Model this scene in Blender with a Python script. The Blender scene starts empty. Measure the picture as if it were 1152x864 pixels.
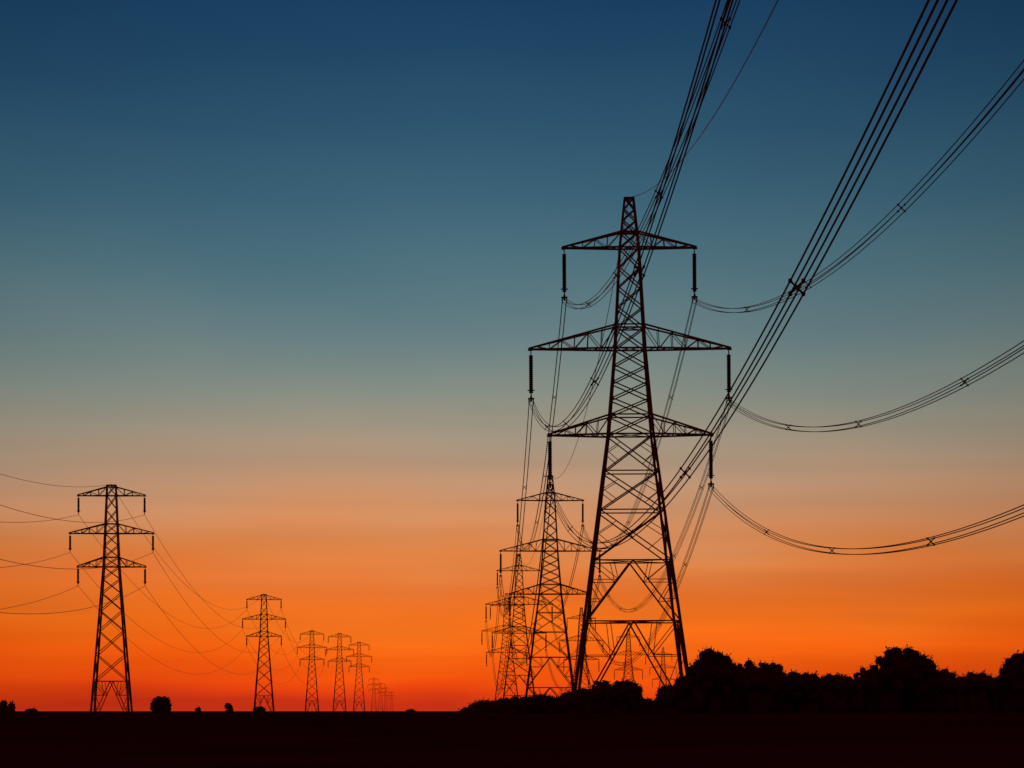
import bpy, math, random
from mathutils import Vector, noise
random.seed(7)
S = bpy.context.scene
C = S.collection
S.view_settings.view_transform = 'Standard'
S.view_settings.look = 'None'
S.view_settings.exposure = 0
S.view_settings.gamma = 1
SP = 330.0            # metres: distance to the tallest pylon
K = 50.0 / 577.0      # metres per photo pixel at that distance
EYE = 1.6

# ---------------------------------------------------------------- materials
def lin(c):
    out = []
    for v in c:
        v /= 255.0
        out.append(v / 12.92 if v <= 0.04045 else ((v + 0.055) / 1.055) ** 2.4)
    return out + [1.0]

def mat(name, c1, c2, scale=3.0, rough=0.9, spec=0.1, metal=0.0, bump=0.0):
    m = bpy.data.materials.new(name); m.use_nodes = True
    nt = m.node_tree; b = nt.nodes['Principled BSDF']
    tc = nt.nodes.new('ShaderNodeTexCoord')
    n = nt.nodes.new('ShaderNodeTexNoise'); n.inputs['Scale'].default_value = scale
    n.inputs['Detail'].default_value = 6
    r = nt.nodes.new('ShaderNodeValToRGB')
    r.color_ramp.elements[0].position = 0.35; r.color_ramp.elements[0].color = (*c1, 1)
    r.color_ramp.elements[1].position = 0.65; r.color_ramp.elements[1].color = (*c2, 1)
    nt.links.new(tc.outputs['Object'], n.inputs['Vector'])
    nt.links.new(n.outputs['Fac'], r.inputs['Fac'])
    nt.links.new(r.outputs['Color'], b.inputs['Base Color'])
    b.inputs['Roughness'].default_value = rough
    b.inputs['Specular IOR Level'].default_value = spec
    b.inputs['Metallic'].default_value = metal
    if bump:
        bp = nt.nodes.new('ShaderNodeBump'); bp.inputs['Strength'].default_value = bump
        nt.links.new(n.outputs['Fac'], bp.inputs['Height'])
        nt.links.new(bp.outputs['Normal'], b.inputs['Normal'])
    return m
M_steel = mat('weathered_steel', (0.36, 0.15, 0.13), (0.48, 0.19, 0.16), 0.8)
M_ins = mat('insulator_porcelain', (0.20, 0.06, 0.045), (0.26, 0.08, 0.055), 2.0, 0.6, 0.2)
M_wire = mat('conductor_aluminium', (0.42, 0.18, 0.16), (0.52, 0.21, 0.19), 1.0)
M_conc = mat('footing_concrete', (0.18, 0.17, 0.15), (0.28, 0.26, 0.24), 4.0, bump=0.2)
M_bark = mat('bark', (0.08, 0.035, 0.025), (0.12, 0.065, 0.045), 6.0, bump=0.4)
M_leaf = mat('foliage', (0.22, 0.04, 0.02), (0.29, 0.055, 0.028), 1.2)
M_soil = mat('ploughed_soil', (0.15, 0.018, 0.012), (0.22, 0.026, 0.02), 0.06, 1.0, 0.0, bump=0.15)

# ---------------------------------------------------------------- mesh helper
class MB:
    def __init__(s): s.v = []; s.f = []
    def bar(s, p, q, w, w2=None):
        p = Vector(p); q = Vector(q); d = q - p
        if d.length < 1e-4: return
        d.normalize()
        a = Vector((0, 0, 1)) if abs(d.z) < 0.9 else Vector((1, 0, 0))
        u = d.cross(a).normalized(); t = d.cross(u)
        w2 = w if w2 is None else w2
        n = len(s.v)
        for c, ww in ((p, w), (q, w2)):
            h = ww / 2
            for i, j in ((-1, -1), (1, -1), (1, 1), (-1, 1)):
                s.v.append(c + u * (i * h) + t * (j * h))
        s.f += [(n, n+1, n+5, n+4), (n+1, n+2, n+6, n+5), (n+2, n+3, n+7, n+6), (n+3, n, n+4, n+7),
                (n+3, n+2, n+1, n), (n+4, n+5, n+6, n+7)]
    def tube(s, pts, r, n=5):
        b = len(s.v); L = len(pts)
        rr = r if hasattr(r, '__len__') else [r] * L
        for i, p in enumerate(pts):
            d = (pts[min(i+1, L-1)] - pts[max(i-1, 0)]).normalized()
            a = Vector((0, 0, 1)) if abs(d.z) < 0.9 else Vector((1, 0, 0))
            u = d.cross(a).normalized(); t = d.cross(u)
            for k in range(n):
                an = 2 * math.pi * k / n
                s.v.append(p + (u * math.cos(an) + t * math.sin(an)) * rr[i])
        for i in range(L - 1):
            for k in range(n):
                k2 = (k + 1) % n
                s.f.append((b+i*n+k, b+i*n+k2, b+(i+1)*n+k2, b+(i+1)*n+k))
        s.f.append(tuple(b + k for k in range(n))[::-1])
        s.f.append(tuple(b + (L-1)*n + k for k in range(n)))
    def lathe(s, c, prof, n=10):
        b = len(s.v)
        for z, r in prof:
            for k in range(n):
                an = 2*math.pi*k/n
                s.v.append(Vector((c[0] + r*math.cos(an), c[1] + r*math.sin(an), c[2] + z)))
        for i in range(len(prof)-1):
            for k in range(n):
                k2 = (k+1) % n
                s.f.append((b+i*n+k, b+i*n+k2, b+(i+1)*n+k2, b+(i+1)*n+k))
    def build(s, name, m, parent=None):
        me = bpy.data.meshes.new(name)
        me.from_pydata([tuple(v) for v in s.v], [], s.f); me.update()
        me.materials.append(m)
        o = bpy.data.objects.new(name, me); C.objects.link(o)
        if parent: o.parent = parent
        return o
def tag(o, label, cat, group=None, kind=None):
    o['label'] = label; o['category'] = cat
    if group: o['group'] = group
    if kind: o['kind'] = kind
    return o
def empty(name, loc=(0, 0, 0), rz=0):
    o = bpy.data.objects.new(name, None); o.location = loc; o.rotation_euler = (0, 0, rz)
    C.objects.link(o); return o
def copy_tree(o, parent=None):
    c = o.copy(); C.objects.link(c)
    if parent: c.parent = parent
    for ch in list(o.children): copy_tree(ch, c)
    return c

# ---------------------------------------------------------------- pylons
BIG = dict(W=[(0, 11.6), (28.5, 4.3), (36.9, 2.9), (46.75, 1.85), (51.6, 0.85)],
           panels=[(0, 'K'), (10.3, 'K'), (16.2, 'D'), (21.1, 'D'), (24.9, 'D'), (28.5, 'XH'), (30.4, 'X'), (32.0, 'X'), (33.6, 'X'),
                   (35.2, 'X'), (36.9, 'XH'), (38.9, 'XH'), (40.9, 'X'), (42.85, 'X'), (44.8, 'X'), (46.75, 'XH'),
                   (48.2, 'XH'), (49.4, 'X'), (50.5, 'X'), (51.6, '')],
           arms=[(46.75, 48.3, 6.55, 5), (36.9, 39.2, 9.85, 7), (28.5, 30.4, 8.05, 6)],
           ins=4.8, leg=(0.30, 0.19), br=0.12, sec=0.07, ir=0.205, inset=0.2)
SMALL = dict(W=[(0, 4.5), (18.0, 1.75), (26.1, 1.1), (27.6, 0.95)],
             panels=[(0, 'K'), (5.0, 'XH'), (8.0, 'X'), (10.7, 'X'), (13.0, 'X'), (15.0, 'X'), (16.6, 'X'), (18.0, 'XH'), (19.1, 'X'),
                     (20.4, 'X'), (21.8, 'XH'), (22.9, 'X'), (24.5, 'X'), (26.1, 'XH'), (27.3, '')],
             arms=[(26.1, 27.1, 3.85, 4), (21.8, 22.9, 4.8, 5), (18.0, 19.1, 3.9, 4)],
             ins=2.15, leg=(0.24, 0.15), br=0.085, sec=0.06, ir=0.13, inset=0.1)

def make_pylon(P, e=0.0, bracing_scale=1.0):
    """lattice pylon; e metres are taken off the foot."""
    root = empty('transmission_pylon')
    big = P['arms'][0][0] > 40
    def w(z):
        W = P['W']
        for (a, wa), (b, wb) in zip(W, W[1:]):
            if z <= b: return wa + (wb - wa) * (z - a) / (b - a)
        return W[-1][1]
    def cor(sx, sy, z):
        h = w(z) / 2
        return Vector((sx * h, sy * h, z - e))
    top = P['panels'][-1][0]
    b = P['br'] * bracing_scale; sc = P['sec'] * bracing_scale
    l0, l1 = P['leg']
    for sx in (-1, 1):
        for sy in (-1, 1):
            m = MB(); zs = [e] + [a for a, _ in P['W'][1:-1]] + [top]
            for za, zb in zip(zs, zs[1:]):
                m.bar(cor(sx, sy, za), cor(sx, sy, zb), l0 + (l1 - l0) * za / top, l0 + (l1 - l0) * zb / top)
            leg = m.build('leg', M_steel, root)
            f = MB(); c = cor(sx, sy, e)
            f.lathe((c.x, c.y, -0.2), [(0, 0.55), (0.45, 0.5), (0.6, 0.36), (0.6, 0.0)], 12)
            f.build('footing', M_conc, leg)
    m = MB()
    faces = [((-1, -1), (1, -1)), ((1, -1), (1, 1)), ((1, 1), (-1, 1)), ((-1, 1), (-1, -1))]
    pn = P['panels']
    for (z0, ty), (z1, _) in zip(pn, pn[1:]):
        z0 = max(z0, e)
        if z1 <= z0: continue
        for a, c in faces:
            A0, A1, C0, C1 = cor(*a, z0), cor(*a, z1), cor(*c, z0), cor(*c, z1)
            if ty.startswith('X'):
                m.bar(A0, C1, b); m.bar(C0, A1, b)
                if 'H' in ty: m.bar(A0, C0, b)
            elif ty == 'D':          # crossed panel with mid bar and struts
                m.bar(A0, C1, b); m.bar(C0, A1, b); m.bar(A0, C0, b)
                t = w(z0) / (w(z0) + w(z1))
                X = A0.lerp(C1, t)
                for L0, L1, O in ((A0, A1, C0), (C0, C1, A0)):
                    m.bar(L0.lerp(L1, t*0.98), X.lerp(L0, 0.5), sc)
                    m.bar(L0.lerp(L1, t*0.98), X.lerp(L1, 0.5), sc)
            elif ty == 'K':
                T = (A1 + C1) / 2
                m.bar(A1, C1, b); m.bar(A0, T, b * 1.1); m.bar(C0, T, b * 1.1)
                for L0, L1 in ((A0, A1), (C0, C1)):
                    for t in (0.36, 0.68):
                        m.bar(L0.lerp(L1, t), L0.lerp(T, t), sc)
                    m.bar(L0.lerp(L1, 0.68), L0.lerp(T, 0.36), sc)
                    m.bar(L1, L0.lerp(T, 0.68), sc)
                    m.bar(L1.lerp(T, .5), L0.lerp(T, 0.68), sc)
        if ty in ('K',) or 'H' in ty:   # plan bracing
            z = z1 if ty == 'K' else z0
            m.bar(cor(-1, -1, z), cor(1, 1, z), sc); m.bar(cor(1, -1, z), cor(-1, 1, z), sc)
    m.build('bracing', M_steel, root)
    # peak cap
    m = MB()
    for a, c in faces: m.bar(cor(*a, top), cor(*c, top), b * 1.3)
    z = top - e
    m.bar((0, -w(top)/2, z + 0.04), (0, w(top)/2, z + 0.04), b)
    m.bar((0, 0, z - 0.35), (0, 0, z + 0.1), b * 1.5)
    m.build('earth_wire_bracket', M_steel, root)
    for (zl, zu, a, n) in P['arms']:
        m = MB(); hl = w(zl) / 2; hu = w(zu) / 2
        for sx in (-1, 1):
            tip = Vector((sx * a, 0, zl - e))
            for sy in (-1, 1):
                Lr = Vector((sx * hl, sy * hl, zl - e)); Ur = Vector((sx * hu, sy * hu, zu - e))
                te = tip + Vector((0, sy * 0.12, 0))
                m.bar(Lr, te, b * 1.5, b * 1.35); m.bar(Ur, te + Vector((0, 0, 0.1)), b * 1.4, b * 1.2)
                for i in range(1, n):
                    t = i / n
                    # panels get shorter towards the tip
                    t = 1 - (1 - t) ** 1.15
                    tp = 1 - (1 - (i - 1) / n) ** 1.15
                    m.bar(Lr.lerp(te, t), Ur.lerp(te, t), sc)
                    if i % 2: m.bar(Ur.lerp(te, tp), Lr.lerp(te, t), sc)
                    else: m.bar(Lr.lerp(te, tp), Ur.lerp(te, t), sc)
                if sy == 1:
                    for i in range(n - 1):
                        t = i / n; t2 = (i + 1) / n
                        Lo = Vector((sx * hl, -hl, zl - e)); to = tip + Vector((0, -0.12, 0))
                        m.bar(Lr.lerp(te, t), Lo.lerp(to, t2), sc)
                        m.bar(Lr.lerp(te, t2), Lo.lerp(to, t2), sc)
            # tip plate
            m.bar(tip + Vector((sx * -0.35, 0, -0.02)), tip + Vector((sx * 0.08, 0, -0.02)), 0.24 if big else 0.13)
        for sy in (-1, 1):
            m.bar((-hl, sy * hl, zl - e), (hl, sy * hl, zl - e), b * 1.2)
            m.bar((-hu, sy * hu, zu - e), (hu, sy * hu, zu - e), b * 1.1)
        arm = m.build('crossarm', M_steel, root)
        for sx in (-1, 1):
            L = P['ins']; r = P['ir']; x = sx * (a - P['inset'])
            q = MB()
            c0 = L * 0.12
            q.bar((x, 0, zl - e), (x, 0, zl - e - c0 - 0.05), r * 0.5)
            pr = []
            nd = int((L * 0.78) / (0.19 if big else 0.14)); st = L * 0.78 / nd
            for i in range(nd):
                z = -c0 - i * st
                pr += [(z, r * 0.78), (z - st * 0.25, r), (z - st * 0.6, r * 1.0), (z - st * 0.75, r * 0.78)]
            pr = [(pr[0][0], 0)] + pr + [(pr[-1][0], 0)]
            q.lathe((x, 0, zl - e), pr, 10)
            zb = zl - e - c0 - L * 0.78
            q.bar((x, 0, zb + 0.1), (x, 0, zl - e - L), r * 0.6)
            # arcing ring
            ring = [Vector((x + r * 1.6 * math.cos(t), r * 1.6 * math.sin(t), zb + r * 1.6)) for t in [2*math.pi*i/12 for i in range(13)]]
            q.tube(ring, r * 0.22, 4)
            q.bar((x - r*1.55, 0, zb + r*1.6), (x + r*1.55, 0, zb + r*1.6 - .03), r * 0.25)
            # yoke plate
            if big:
                q.bar((x - 0.3, 0, zl - e - L), (x + 0.3, 0, zl - e - L), 0.16)
                q.bar((x, 0, zl - e - L + .25), (x, 0, zl - e - L - 0.3), 0.2)
                for s2 in (-1, 1): q.bar((x + s2*0.21, 0, zl - e - L), (x + s2*0.21, 0, zl - e - L - 0.52), 0.12)
            else:
                q.bar((x, -0.25, zl - e - L), (x, 0.25, zl - e - L), 0.08)
            q.build('insulator', M_ins, arm)
    return root

def attach(P, e, loc, yaw, scale=1.0, lean=0.0):
    """six conductor points (3 levels x left/right) and the earth wire point, world space."""
    out = []
    for zl, zu, a, n in P['arms']:
        for sx in (-1, 1):
            x = sx * (a - P['inset']); z = zl - e - P['ins'] - (0.32 if P is BIG else 0.0)
            out.append(Vector((loc[0] + scale * x * math.cos(yaw) + lean * z, loc[1] + scale * x * math.sin(yaw), loc[2] + scale * z)))
    z = P['panels'][-1][0] - e + 0.1
    out.append(Vector((loc[0] + lean * z, loc[1], loc[2] + scale * z)))
    return out

# main line: (X, distance in units of SP)
def XY(px, v): return ((px - 576) * K * v, SP * v)
E2 = 4.1
big_proto = make_pylon(BIG, 0.0)
p1 = XY(711, 1.0); yaw = math.radians(0.9); LEAN = math.radians(-0.33)
big_proto.location = (*p1, 0); big_proto.rotation_euler = (0, LEAN, yaw)
tag(big_proto, 'tallest and nearest lattice steel pylon with long insulators on three pairs of arms', 'pylon', 'pylons of the right-hand line')
A1 = attach(BIG, 0, (*p1, 0), yaw, 1.0, LEAN)
sec_proto = make_pylon(BIG, E2)
far_main = [(619, 2.0, 'second lattice pylon, directly behind and left of the tallest pylon'),
            (584, 3.0, 'third lattice pylon, half overlapped by the second one'),
            (570, 4.0, 'fourth and leftmost lattice pylon of the right-hand cluster'),
            (654, 4.55, 'distant pylon seen between the legs of the second and tallest pylons'),
            (707, 5.7, 'small distant pylon seen between the legs of the tallest pylon'),
            (746, 7.4, 'tiny far pylon framed by the right leg of the tallest pylon')]
ATT = [A1]
for i, (px, v, lab) in enumerate(far_main):
    o = sec_proto if i == 0 else copy_tree(sec_proto)
    x, y = XY(px, v)
    yw = yaw if i < 3 else math.radians(-8)
    o.location = (x, y, 0); o.rotation_euler.z = yw
    tag(o, lab, 'pylon', 'pylons of the right-hand line')
    ATT.append(attach(BIG, E2, (x, y, 0), yw))

# left line of smaller pylons
small_proto = make_pylon(SMALL, 0.0)
left = [(125.5, 1.167, 1.0, 'large pylon standing alone at the far left of the field'),
        (297, 2.256, 1.0, 'middle-sized pylon right of the large left-hand pylon'),
        (351, 3.27, 1.0, 'third pylon of the left line, left one of three close together'),
        (382, 3.75, 1.1, 'fourth pylon of the left line, middle one of three close together'),
        (404, 4.3, 1.12, 'fifth pylon of the left line, right one of three close together'),
        (420.5, 7.9, 1.0, 'tiny pylon on the horizon, first of the farthest four'),
        (428, 9.3, 1.0, 'tiny pylon on the horizon, second of the farthest four'),
        (434, 11.0, 1.0, 'tiny pylon on the horizon, third of the farthest four'),
        (440.5, 13.5, 1.0, 'faintest tiny pylon on the horizon, rightmost of the farthest four')]
LATT = []
for i, (px, v, s, lab) in enumerate(left):
    o = small_proto if i == 0 else copy_tree(small_proto)
    x, y = XY(px, v); yw = math.radians(1.5)
    o.location = (x, y, 0); o.rotation_euler.z = yw; o.scale = (s, s, s)
    tag(o, lab, 'pylon', 'smaller pylons of the left-hand line')
    LATT.append(attach(SMALL, 0, (x, y, 0), yw, s))

# ---------------------------------------------------------------- wires
def span_pts(A, B, sag, n):
    out = []
    for i in range(n + 1):
        t = i / n
        p = A.lerp(B, t); p.z -= 4 * sag * t * (1 - t); out.append(p)
    return out
def bundle(A, B, sag, r, label, group, n=60, spacers=(), half=0.22):
    root = empty('conductor_bundle', A)
    d = (B - A); d.z = 0; d.normalize(); side = Vector((d.y, -d.x, 0))
    base = span_pts(A, B, sag, n)
    offs = [(-1, -1), (1, -1), (1, 1), (-1, 1)]
    for i, j in offs:
        m = MB(); m.tube([p + side * (i * half) + Vector((0, 0, j * half)) - A for p in base], r, 5)
        m.build('wire', M_wire, root)
    for t in spacers:
        c = A.lerp(B, t); c.z -= 4 * sag * t * (1 - t)
        c2 = A.lerp(B, t + .002); c2.z -= 4 * sag * (t + .002) * (1 - t - .002)
        dd = (c2 - c).normalized(); c -= A
        m = MB()
        q = [c + side * (i * half) + Vector((0, 0, j * half)) for i, j in offs]
        m.bar(q[0], q[2], 0.05); m.bar(q[1], q[3], 0.05)
        m.bar(c - dd * .05, c + dd * .05, 0.12)
        for a in range(4):
            m.bar(q[a] - dd * 0.11, q[a] + dd * 0.11, 0.09)
        m.build('spacer', M_steel, root)
    tag(root, label, 'power line', group)
    return root
def single(A, B, sag, r, label, group, name='overhead_wire', n=50):
    m = MB(); m.tube([p - A for p in span_pts(A, B, sag, n)], r, 5)
    o = m.build(name, M_wire); o.location = A
    tag(o, label, 'power line', group); return o

lev = ['upper', 'middle', 'lower']; sd = ['left', 'right']
p0 = (11.8 + 5.5 * 1.03, -0.03 * SP)
A0 = attach(BIG, 0, (*p0, 0), yaw)
for i in (0, 2, 4): A0[i].x -= 0.4
A0[0].x += 0.25
sags = [13.0, 13.7, 13.0, 13.0, 12.6, 13.0]
for i in range(6):
    nm = f'{lev[i//2]} {sd[i%2]}'
    bundle(A1[i], A0[i], sags[i], 0.027, f'four-wire bundle sweeping overhead from the {nm} insulator of the tallest pylon',
           'wire bundles from the tallest pylon towards the viewer', 150, (0.172, 0.31, 0.447, 0.575, 0.705, 0.835), 0.175)
single(A1[6], A0[6], 12.6, 0.03, 'thin single wire rising from the peak of the tallest pylon to the top edge', None, 'earth_wire', 150)
ordn = ['tallest', 'second', 'third', 'fourth']
for s in range(2):
    for i in range(6):
        nm = f'{lev[i//2]} {sd[i%2]}'
        bundle(ATT[s][i], ATT[s+1][i], 12.5, 0.03 if s == 0 else 0.035, f'wire bundle strung between the {nm} arms of the {ordn[s]} and {ordn[s+1]} pylons',
               f'wire bundles between the {ordn[s]} and {ordn[s+1]} pylons', 50, (0.12, 0.27, 0.42, 0.57, .72, .87) if s == 0 else (), .19)
    single(ATT[s][6], ATT[s+1][6], 9, 0.035, f'thin peak wire between the {ordn[s]} and {ordn[s+1]} pylons', None, 'earth_wire')

pl0 = (-37.0, 0.15 * SP)
L0 = attach(SMALL, 0, (*pl0, 0), math.radians(1.5))
for i in range(6):
    nm = f'{lev[i//2]} {sd[i%2]}'
    single(LATT[0][i], L0[i], 7.2, 0.024, f'wire from the {nm} arm of the large left pylon to the left edge',
           'wires from the large left pylon to the left edge', n=90)
single(LATT[0][6], L0[6], 7.0, 0.021, 'thin wire from the peak of the large left pylon to the left edge', None, 'earth_wire', 90)
pair = ['large left pylon and the middle-sized one', 'middle-sized pylon and the next']
for s in range(2):
    for i in range(7):
        nm = f'{lev[i//2]} {sd[i%2]} arms' if i < 6 else 'peaks'
        dist = (LATT[s+1][i] - LATT[s][i]).length
        single(LATT[s][i], LATT[s+1][i], 8.0 * (dist / 360) ** 2, 0.023 if s == 0 else 0.03,
               f'wire joining {nm} of the {pair[s]}',
               f'wires between the {pair[s]}',
               'overhead_wire' if i < 6 else 'earth_wire')

# ---------------------------------------------------------------- vegetation
def ico(m, c, rx, ry, rz, seed, amp=0.3):
    nu, nv = 14, 9; b = len(m.v)
    for j in range(nv + 1):
        th = math.pi * j / nv
        for i in range(nu):
            ph = 2 * math.pi * i / nu
            d = Vector((math.sin(th) * math.cos(ph), math.sin(th) * math.sin(ph), math.cos(th)))
            k = 1 + amp * noise.noise(d * 2.3 + Vector((seed, seed * .7, 0)))
            m.v.append(Vector((c[0] + d.x * rx * k, c[1] + d.y * ry * k, c[2] + d.z * rz * k)))
    for j in range(nv):
        for i in range(nu):
            i2 = (i + 1) % nu
            m.f.append((b + j*nu + i, b + j*nu + i2, b + (j+1)*nu + i2, b + (j+1)*nu + i))
def leaf(m, p, s):
    a = Vector([random.uniform(-1, 1) for _ in range(3)]).normalized()
    b = a.cross(Vector([random.uniform(-1, 1) for _ in range(3)])).normalized()
    n = len(m.v)
    m.v += [p - a * s, p + b * s * 0.55, p + a * s, p - b * s * 0.55]
    m.f.append((n, n+1, n+2, n+3))
def crown(m, lobes, leaf_s, dens, core=0.8):
    for k, (c, rx, ry, rz) in enumerate(lobes):
        ico(m, c, rx * core, ry * core, rz * core, k * 3.1 + c[0])
        n = int(dens * (rx * rz * 4) / (leaf_s * leaf_s) * 0.42)
        for _ in range(n):
            d = Vector((random.gauss(0, 1), random.gauss(0, 1), random.gauss(0, 1))).normalized()
            r = random.uniform(0.68, 1.06) + (0.16 if random.random() < 0.12 else 0)
            r *= 1 + 0.28 * noise.noise(d * 2.6 + Vector((k * 5.3, c[0], 1)))
            p = Vector((c[0] + d.x * rx * r, c[1] + d.y * ry * r, c[2] + d.z * rz * r))
            if p.z < 0.05: continue
            leaf(m, p, leaf_s * random.uniform(0.6, 1.3))
def sprig(m, p, d, L, leaf_s):
    """a thin shoot with leaves sticking out of the crown"""
    e = p + d * L
    m.tube([p, p.lerp(e, .5), e], [leaf_s * .18, leaf_s * .14, leaf_s * .06], 4)
    for _ in range(int(9 * L / leaf_s / 2)):
        t = random.random()
        q = p.lerp(e, t) + Vector([random.gauss(0, 1) for _ in range(3)]) * leaf_s * (.9 - .5 * t)
        leaf(m, q, leaf_s * random.uniform(.5, .9))
def tree(px, ytop, hw, v, label, name='tree', cat='tree', group=None, leaf_px=1.5, seed=0, base=775, power=2.3):
    """dome crown: its outline follows (x/R)^power + ((z-zb)/(H-zb))^power = 1 above the level zb."""
    random.seed(int(px * 13 + seed))
    s = K * v; H = (800 - ytop) * s + EYE; R = hw * s
    zb = min((800 - base) * s + EYE, H * .55)
    x, y = XY(px, v)
    root = empty(name, (x, y, 0))
    t = MB()
    th = H * 0.55; bend = random.uniform(-.2, .2)
    pts = [Vector((bend * i / 4 * (i / 4), 0, th * i / 4 - .1)) for i in range(5)]
    t.tube(pts, [H * .035 * (1 - .15 * i) for i in range(5)], 8)
    for k in range(6):
        a = random.uniform(0, 6.28); h = th * random.uniform(.45, 1)
        b = Vector((bend * .5, 0, h)); e = b + Vector((math.cos(a) * R * .6, math.sin(a) * R * .6, H * .22))
        t.tube([b, b.lerp(e, .5) + Vector((0, 0, .1)), e], [H * .015, H * .01, H * .004], 5)
    t.build('trunk', M_bark, root)
    m = MB(); lobes = []
    lr = max(min(R, H) * .27, 4.2 * s) if hw > 9 else R * .45
    lr = min(lr, R * .6)
    n = 32 if hw > 18 else (16 if hw > 9 else 9)
    for k in range(n):
        # golden-angle fan over the dome surface
        u = (k + .5) / n; ang = k * 2.39996
        ph = math.acos(1 - u)                 # 0 = top, pi/2 = rim
        rho = math.sin(ph) ** (2 / power); hh = max(0.0, math.cos(ph)) ** (2 / power)
        j = random.uniform(.84, 1.08)
        q = lr * random.uniform(.55, 1.25)
        cx = math.cos(ang) * rho * (R - q * .8) * j; cy = math.sin(ang) * rho * (R - q * .8) * j
        cz = zb + hh * (H - zb - q * .8) * random.uniform(.86, 1.05) - (q * .2 if hh < .3 else 0)
        lobes.append(((cx, cy, cz), q, q, q * random.uniform(.8, 1)))
        if hw > 14:
            d = Vector((cx / R + random.gauss(0, .4), cy / R + random.gauss(0, .4), .6 + random.random())).normalized()
            sprig(m, Vector((cx, cy, cz)) + d * q * .7, d, q * random.uniform(.3, .6), leaf_px * s * .9)
    crown(m, lobes, leaf_px * s, 1.0, .76)
    # inner mass
    ico(m, (0, 0, (zb + H * .85) / 2), R * .72, R * .72, (H * .85 - zb) * .5 + .1, px, .2)
    if zb > 1:
        lo = [((random.uniform(-.6, .6) * R, random.uniform(-.5, .5) * R, zb * random.uniform(.35, .9)), lr * 1.2, lr * 1.2, zb * .4) for _ in range(6)]
        crown(m, lo, leaf_px * s * 1.2, .5, .9)
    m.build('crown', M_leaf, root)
    tag(root, label, cat, group)
    return root
V = 0.86
G = 'trees and bushes of the dark hedgerow on the right'
T = [(803, 728, 31, 'tall rounded tree just right of the tallest pylon', 'tree'),
     (838, 742, 24, 'slightly lower tree joined to the right of the tall rounded tree', 'tree'),
     (866, 742, 21, 'flat-topped tree second to the right of the tall rounded tree', 'tree'),
     (902, 752, 26, 'low scruffy tree in the dip left of the broad domed tree', 'tree'),
     (939, 757, 27, 'low tree in the middle of the dip before the broad domed tree', 'tree'),
     (975, 750, 20, 'small tree touching the left side of the broad domed tree', 'tree'),
     (1018, 725, 42, 'broad domed tree standing highest in the right part of the hedgerow', 'tree'),
     (1060, 751, 22, 'shoulder-high tree touching the right side of the broad domed tree', 'tree'),
     (1099, 754, 31, 'low tree between the broad domed tree and the right edge', 'tree'),
     (1150, 731, 32, 'pointed tree cut by the right edge', 'tree'),
     (775, 756, 20, 'bush covering the right foot of the tallest pylon', 'bush'),
     (750, 768, 15, 'low bush between the feet of the tallest pylon, right one', 'bush'),
     (704, 763, 22, 'rounded bush between the feet of the tallest pylon, centre one', 'bush'),
     (677, 762, 18, 'rounded bush beside the left foot of the tallest pylon', 'bush'),
     (645, 776, 22, 'low bush just left of the tallest pylon', 'bush'),
     (608, 780, 24, 'low bush below the second pylon', 'bush'),
     (575, 783, 22, 'low bush below the third pylon', 'bush'),
     (545, 787, 20, 'leftmost low bush where the hedgerow tapers off', 'bush')]
for i, (px, yt, hw, lab, nm) in enumerate(T):
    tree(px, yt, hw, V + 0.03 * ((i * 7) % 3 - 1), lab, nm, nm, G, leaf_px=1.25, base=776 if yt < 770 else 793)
far = [(181.5, 782, 13, 2.6, 'round solitary tree on the horizon right of the large left pylon', 'tree'),
       (4, 786, 6, 2.4, 'small tree on the horizon cut by the left edge', 'tree'),
       (13, 788, 5, 2.4, 'small tree on the horizon second from the left edge', 'tree'),
       (36, 796, 8, 2.4, 'tiny low bush on the horizon left of the large left pylon', 'bush'),
       (223, 795, 4, 2.6, 'tiny bush on the horizon right of the round solitary tree', 'bush'),
       (257, 790, 6, 2.6, 'tiny upright bush on the horizon left of the middle-sized pylon', 'bush'),
       (292, 794, 8, 2.1, 'dark bush at the foot of the middle-sized pylon', 'bush'),
       (462, 797, 6, 3.0, 'tiny bush on the horizon left of the hedgerow', 'bush')]
for px, yt, hw, v, lab, nm in far:
    tree(px, yt, hw, v, lab, nm, nm, 'small trees and bushes along the horizon', leaf_px=1.0, base=794)

# hedge
random.seed(3)
m = MB(); lobes = []
px = 520
while px < 1260:
    if px < 560: top = 800 - (px - 520) * 0.32
    elif px < 660: top = 786
    elif px < 715: top = 775
    elif px < 737: top = 787
    elif px < 775: top = 775
    else: top = 763
    top += random.uniform(-2, 4)
    s = K * 0.84; h = (800 - top) * s + EYE
    x = (px - 576) * s
    q = random.uniform(.7, .95)
    lobes.append(((x, SP * .84 + random.uniform(-.8, .8), h * .4), q * 1.3, 1.3, h * .45))
    lobes.append(((x + random.uniform(-.3, .3), SP * .84 + random.uniform(-.8, .8), h - q * .8), q, 1.0, q))
    if random.random() < .35:
        sprig(m, Vector((x, SP * .84, h - .2)), Vector((random.gauss(0, .4), 0, 1)).normalized(), random.uniform(.3, .5), .09)
    px += random.uniform(7, 10)
crown(m, lobes, 0.12, 0.6, core=.85)
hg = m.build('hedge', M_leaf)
tag(hg, 'long dark overgrown hedge running along the field under the taller trees', 'hedge')

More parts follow.
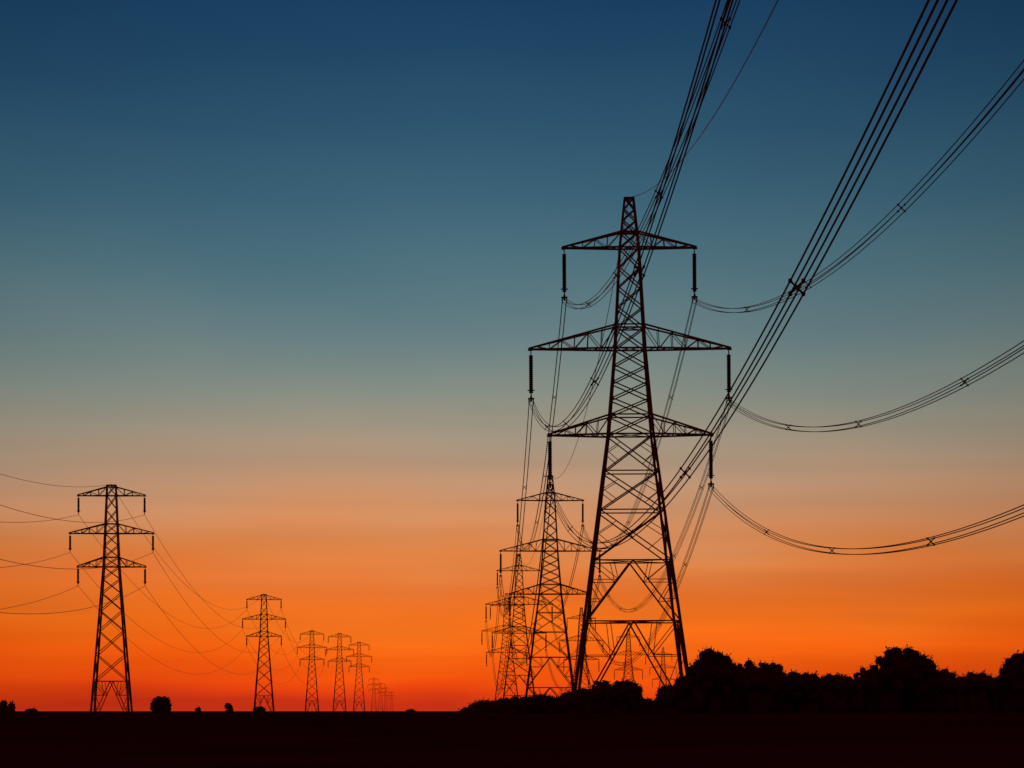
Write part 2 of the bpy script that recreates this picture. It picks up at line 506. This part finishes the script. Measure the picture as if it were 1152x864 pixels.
# ---------------------------------------------------------------- ground: a field with a low swell in front of the pylons
m = MB()
xs = [-60000, -8000, -2000, -600, -250] + list(range(-120, 121, 4)) + [250, 600, 2000, 8000, 60000]
ys = [-3000, -500, -100, 0, 40, 80, 110, 130, 150, 165] + list(range(175, 240, 5)) + [250, 265, 290, 320, 600, 1500, 5000, 20000, 90000]
for y in ys:
    for x in xs:
        z = 0.0
        if 100 < y < 290:
            z = (1.47 + 0.07 * noise.noise(Vector((x * .05, y * .01, 0))) + 0.03 * noise.noise(Vector((x * .25, y * .05, 4)))) * math.exp(-((y - 205) / 38.0) ** 2)
            z = max(0, z - .01)
        m.v.append(Vector((x, y, z)))
nx = len(xs)
for j in range(len(ys) - 1):
    for i in range(nx - 1):
        a = j * nx + i; m.f.append((a, a+1, a+1+nx, a+nx))
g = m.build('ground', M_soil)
for p in g.data.polygons: p.use_smooth = True
tag(g, 'flat dark field reaching to the horizon', 'ground', kind='structure')

# ---------------------------------------------------------------- sky
W = bpy.data.worlds.new('World'); S.world = W; W.use_nodes = True
nt = W.node_tree; N = nt.nodes; Lk = nt.links
for n in list(N): N.remove(n)
def nd(t, **kw):
    n = N.new(t)
    for k, v in kw.items(): setattr(n, k, v)
    return n
def math_(op, a, b=None, c=None):
    n = nd('ShaderNodeMath', operation=op)
    for i, v in enumerate((a, b, c)):
        if v is None: continue
        if isinstance(v, (int, float)): n.inputs[i].default_value = v
        else: Lk.new(v, n.inputs[i])
    return n.outputs[0]
tc = nd('ShaderNodeTexCoord'); sx = nd('ShaderNodeSeparateXYZ'); Lk.new(tc.outputs['Generated'], sx.inputs[0])
X, Y, Z = sx.outputs
hor = math_('SQRT', math_('ADD', math_('MULTIPLY', X, X), math_('MULTIPLY', Y, Y)))
tan = math_('DIVIDE', Z, math_('MAXIMUM', hor, 0.001))
az = math_('DIVIDE', X, math_('MAXIMUM', hor, 0.001))
def sky_noise(ka, kt, detail, dist=0.0, w=0.0):
    c = nd('ShaderNodeCombineXYZ'); Lk.new(math_('MULTIPLY', az, ka), c.inputs[0]); Lk.new(math_('MULTIPLY', tan, kt), c.inputs[1])
    Lk.new(math_('ADD', Y, w), c.inputs[2])
    n = nd('ShaderNodeTexNoise'); n.inputs['Scale'].default_value = 1.0; n.inputs['Detail'].default_value = detail
    n.inputs['Distortion'].default_value = dist; Lk.new(c.outputs[0], n.inputs['Vector'])
    return math_('SUBTRACT', n.outputs['Fac'], 0.5)
n_big = sky_noise(8, 14, 2)
n_mid = sky_noise(8, 42, 2, .3, 3.0)
n_band = sky_noise(5, 85, 2, .2, 7.0)
low = math_('MAXIMUM', math_('SUBTRACT', 1.0, math_('MULTIPLY', tan, 8.0)), 0.0)
off = math_('ADD', math_('MULTIPLY', n_big, 0.020), math_('MULTIPLY', math_('MULTIPLY', n_mid, low), 0.026))
tt = math_('ADD', tan, off)
RNG = 0.32
fac = math_('DIVIDE', math_('MAXIMUM', tt, 0.0), RNG)
ramp = nd('ShaderNodeValToRGB'); Lk.new(fac, ramp.inputs['Fac'])
stops = [(805, (200, 50, 20)), (785, (228, 66, 14)), (760, (242, 86, 13)), (730, (250, 102, 18)), (700, (250, 116, 28)), (674, (238, 115, 38)),
         (655, (228, 118, 52)), (630, (226, 133, 70)), (600, (216, 143, 94)), (560, (198, 148, 112)), (520, (180, 149, 123)), (480, (160, 149, 130)),
         (430, (133, 142, 133)), (370, (106, 129, 132)), (300, (81, 115, 127)), (220, (60, 99, 119)), (140, (45, 84, 110)), (60, (33, 71, 102)), (0, (26, 63, 96)),
         (-200, (10, 44, 82)), (-400, (8, 34, 70))]
el = ramp.color_ramp.elements
def pos(y): return max(0.0, (800 - y) / 3808 / RNG)
el[0].position = 0; el[0].color = lin(stops[0][1])
el[1].position = 1; el[1].color = lin(stops[-1][1])
for y, c in stops[1:-1]:
    e = el.new(min(.999, pos(y))); e.color = lin(c)
azs = math_('ADD', az, 0.015)
fall = math_('SUBTRACT', 1.0, math_('MULTIPLY', math_('MULTIPLY', azs, azs), 8.5))
fall = math_('MAXIMUM', fall, 0.55)
bandw = math_('MAXIMUM', math_('SUBTRACT', 1.0, math_('MULTIPLY', tan, 9.0)), 0.0)
band = math_('ADD', 1.0, math_('MULTIPLY', math_('MULTIPLY', n_band, bandw), 0.8))
st = math_('MULTIPLY', fall, band)
# away from the afterglow the sky is a dim dusky rose
back = nd('ShaderNodeMapRange'); back.inputs['From Min'].default_value = -0.6; back.inputs['From Max'].default_value = 0.9
Lk.new(Y, back.inputs['Value'])
mx = nd('ShaderNodeMix', data_type='RGBA'); Lk.new(back.outputs[0], mx.inputs[0])
mx.inputs[6].default_value = (0.046, 0.008, 0.011, 1); Lk.new(ramp.outputs['Color'], mx.inputs[7])
bg = nd('ShaderNodeBackground'); Lk.new(mx.outputs[2], bg.inputs['Color']); Lk.new(st, bg.inputs['Strength'])
out = nd('ShaderNodeOutputWorld'); Lk.new(bg.outputs[0], out.inputs['Surface'])

# afterglow: the sun has just gone down straight ahead
sd_ = bpy.data.lights.new('sun', 'SUN'); sd_.energy = 1.2; sd_.angle = math.radians(6); sd_.color = (1.0, 0.22, 0.10)
so = bpy.data.objects.new('sun', sd_); C.objects.link(so)
el_ = math.radians(2.5)
so.rotation_euler = Vector((0.06, math.cos(el_), math.sin(el_))).to_track_quat('Z', 'Y').to_euler()

# ---------------------------------------------------------------- camera
cd = bpy.data.cameras.new('camera'); cam = bpy.data.objects.new('camera', cd); C.objects.link(cam)
cd.sensor_width = 36; cd.lens = (SP / K) / 1152 * 36; cd.shift_y = 368 / 1152
cd.clip_start = 0.1; cd.clip_end = 200000
cam.location = (0, 0, EYE); cam.rotation_euler = (math.pi / 2, 0, 0)
S.camera = cam
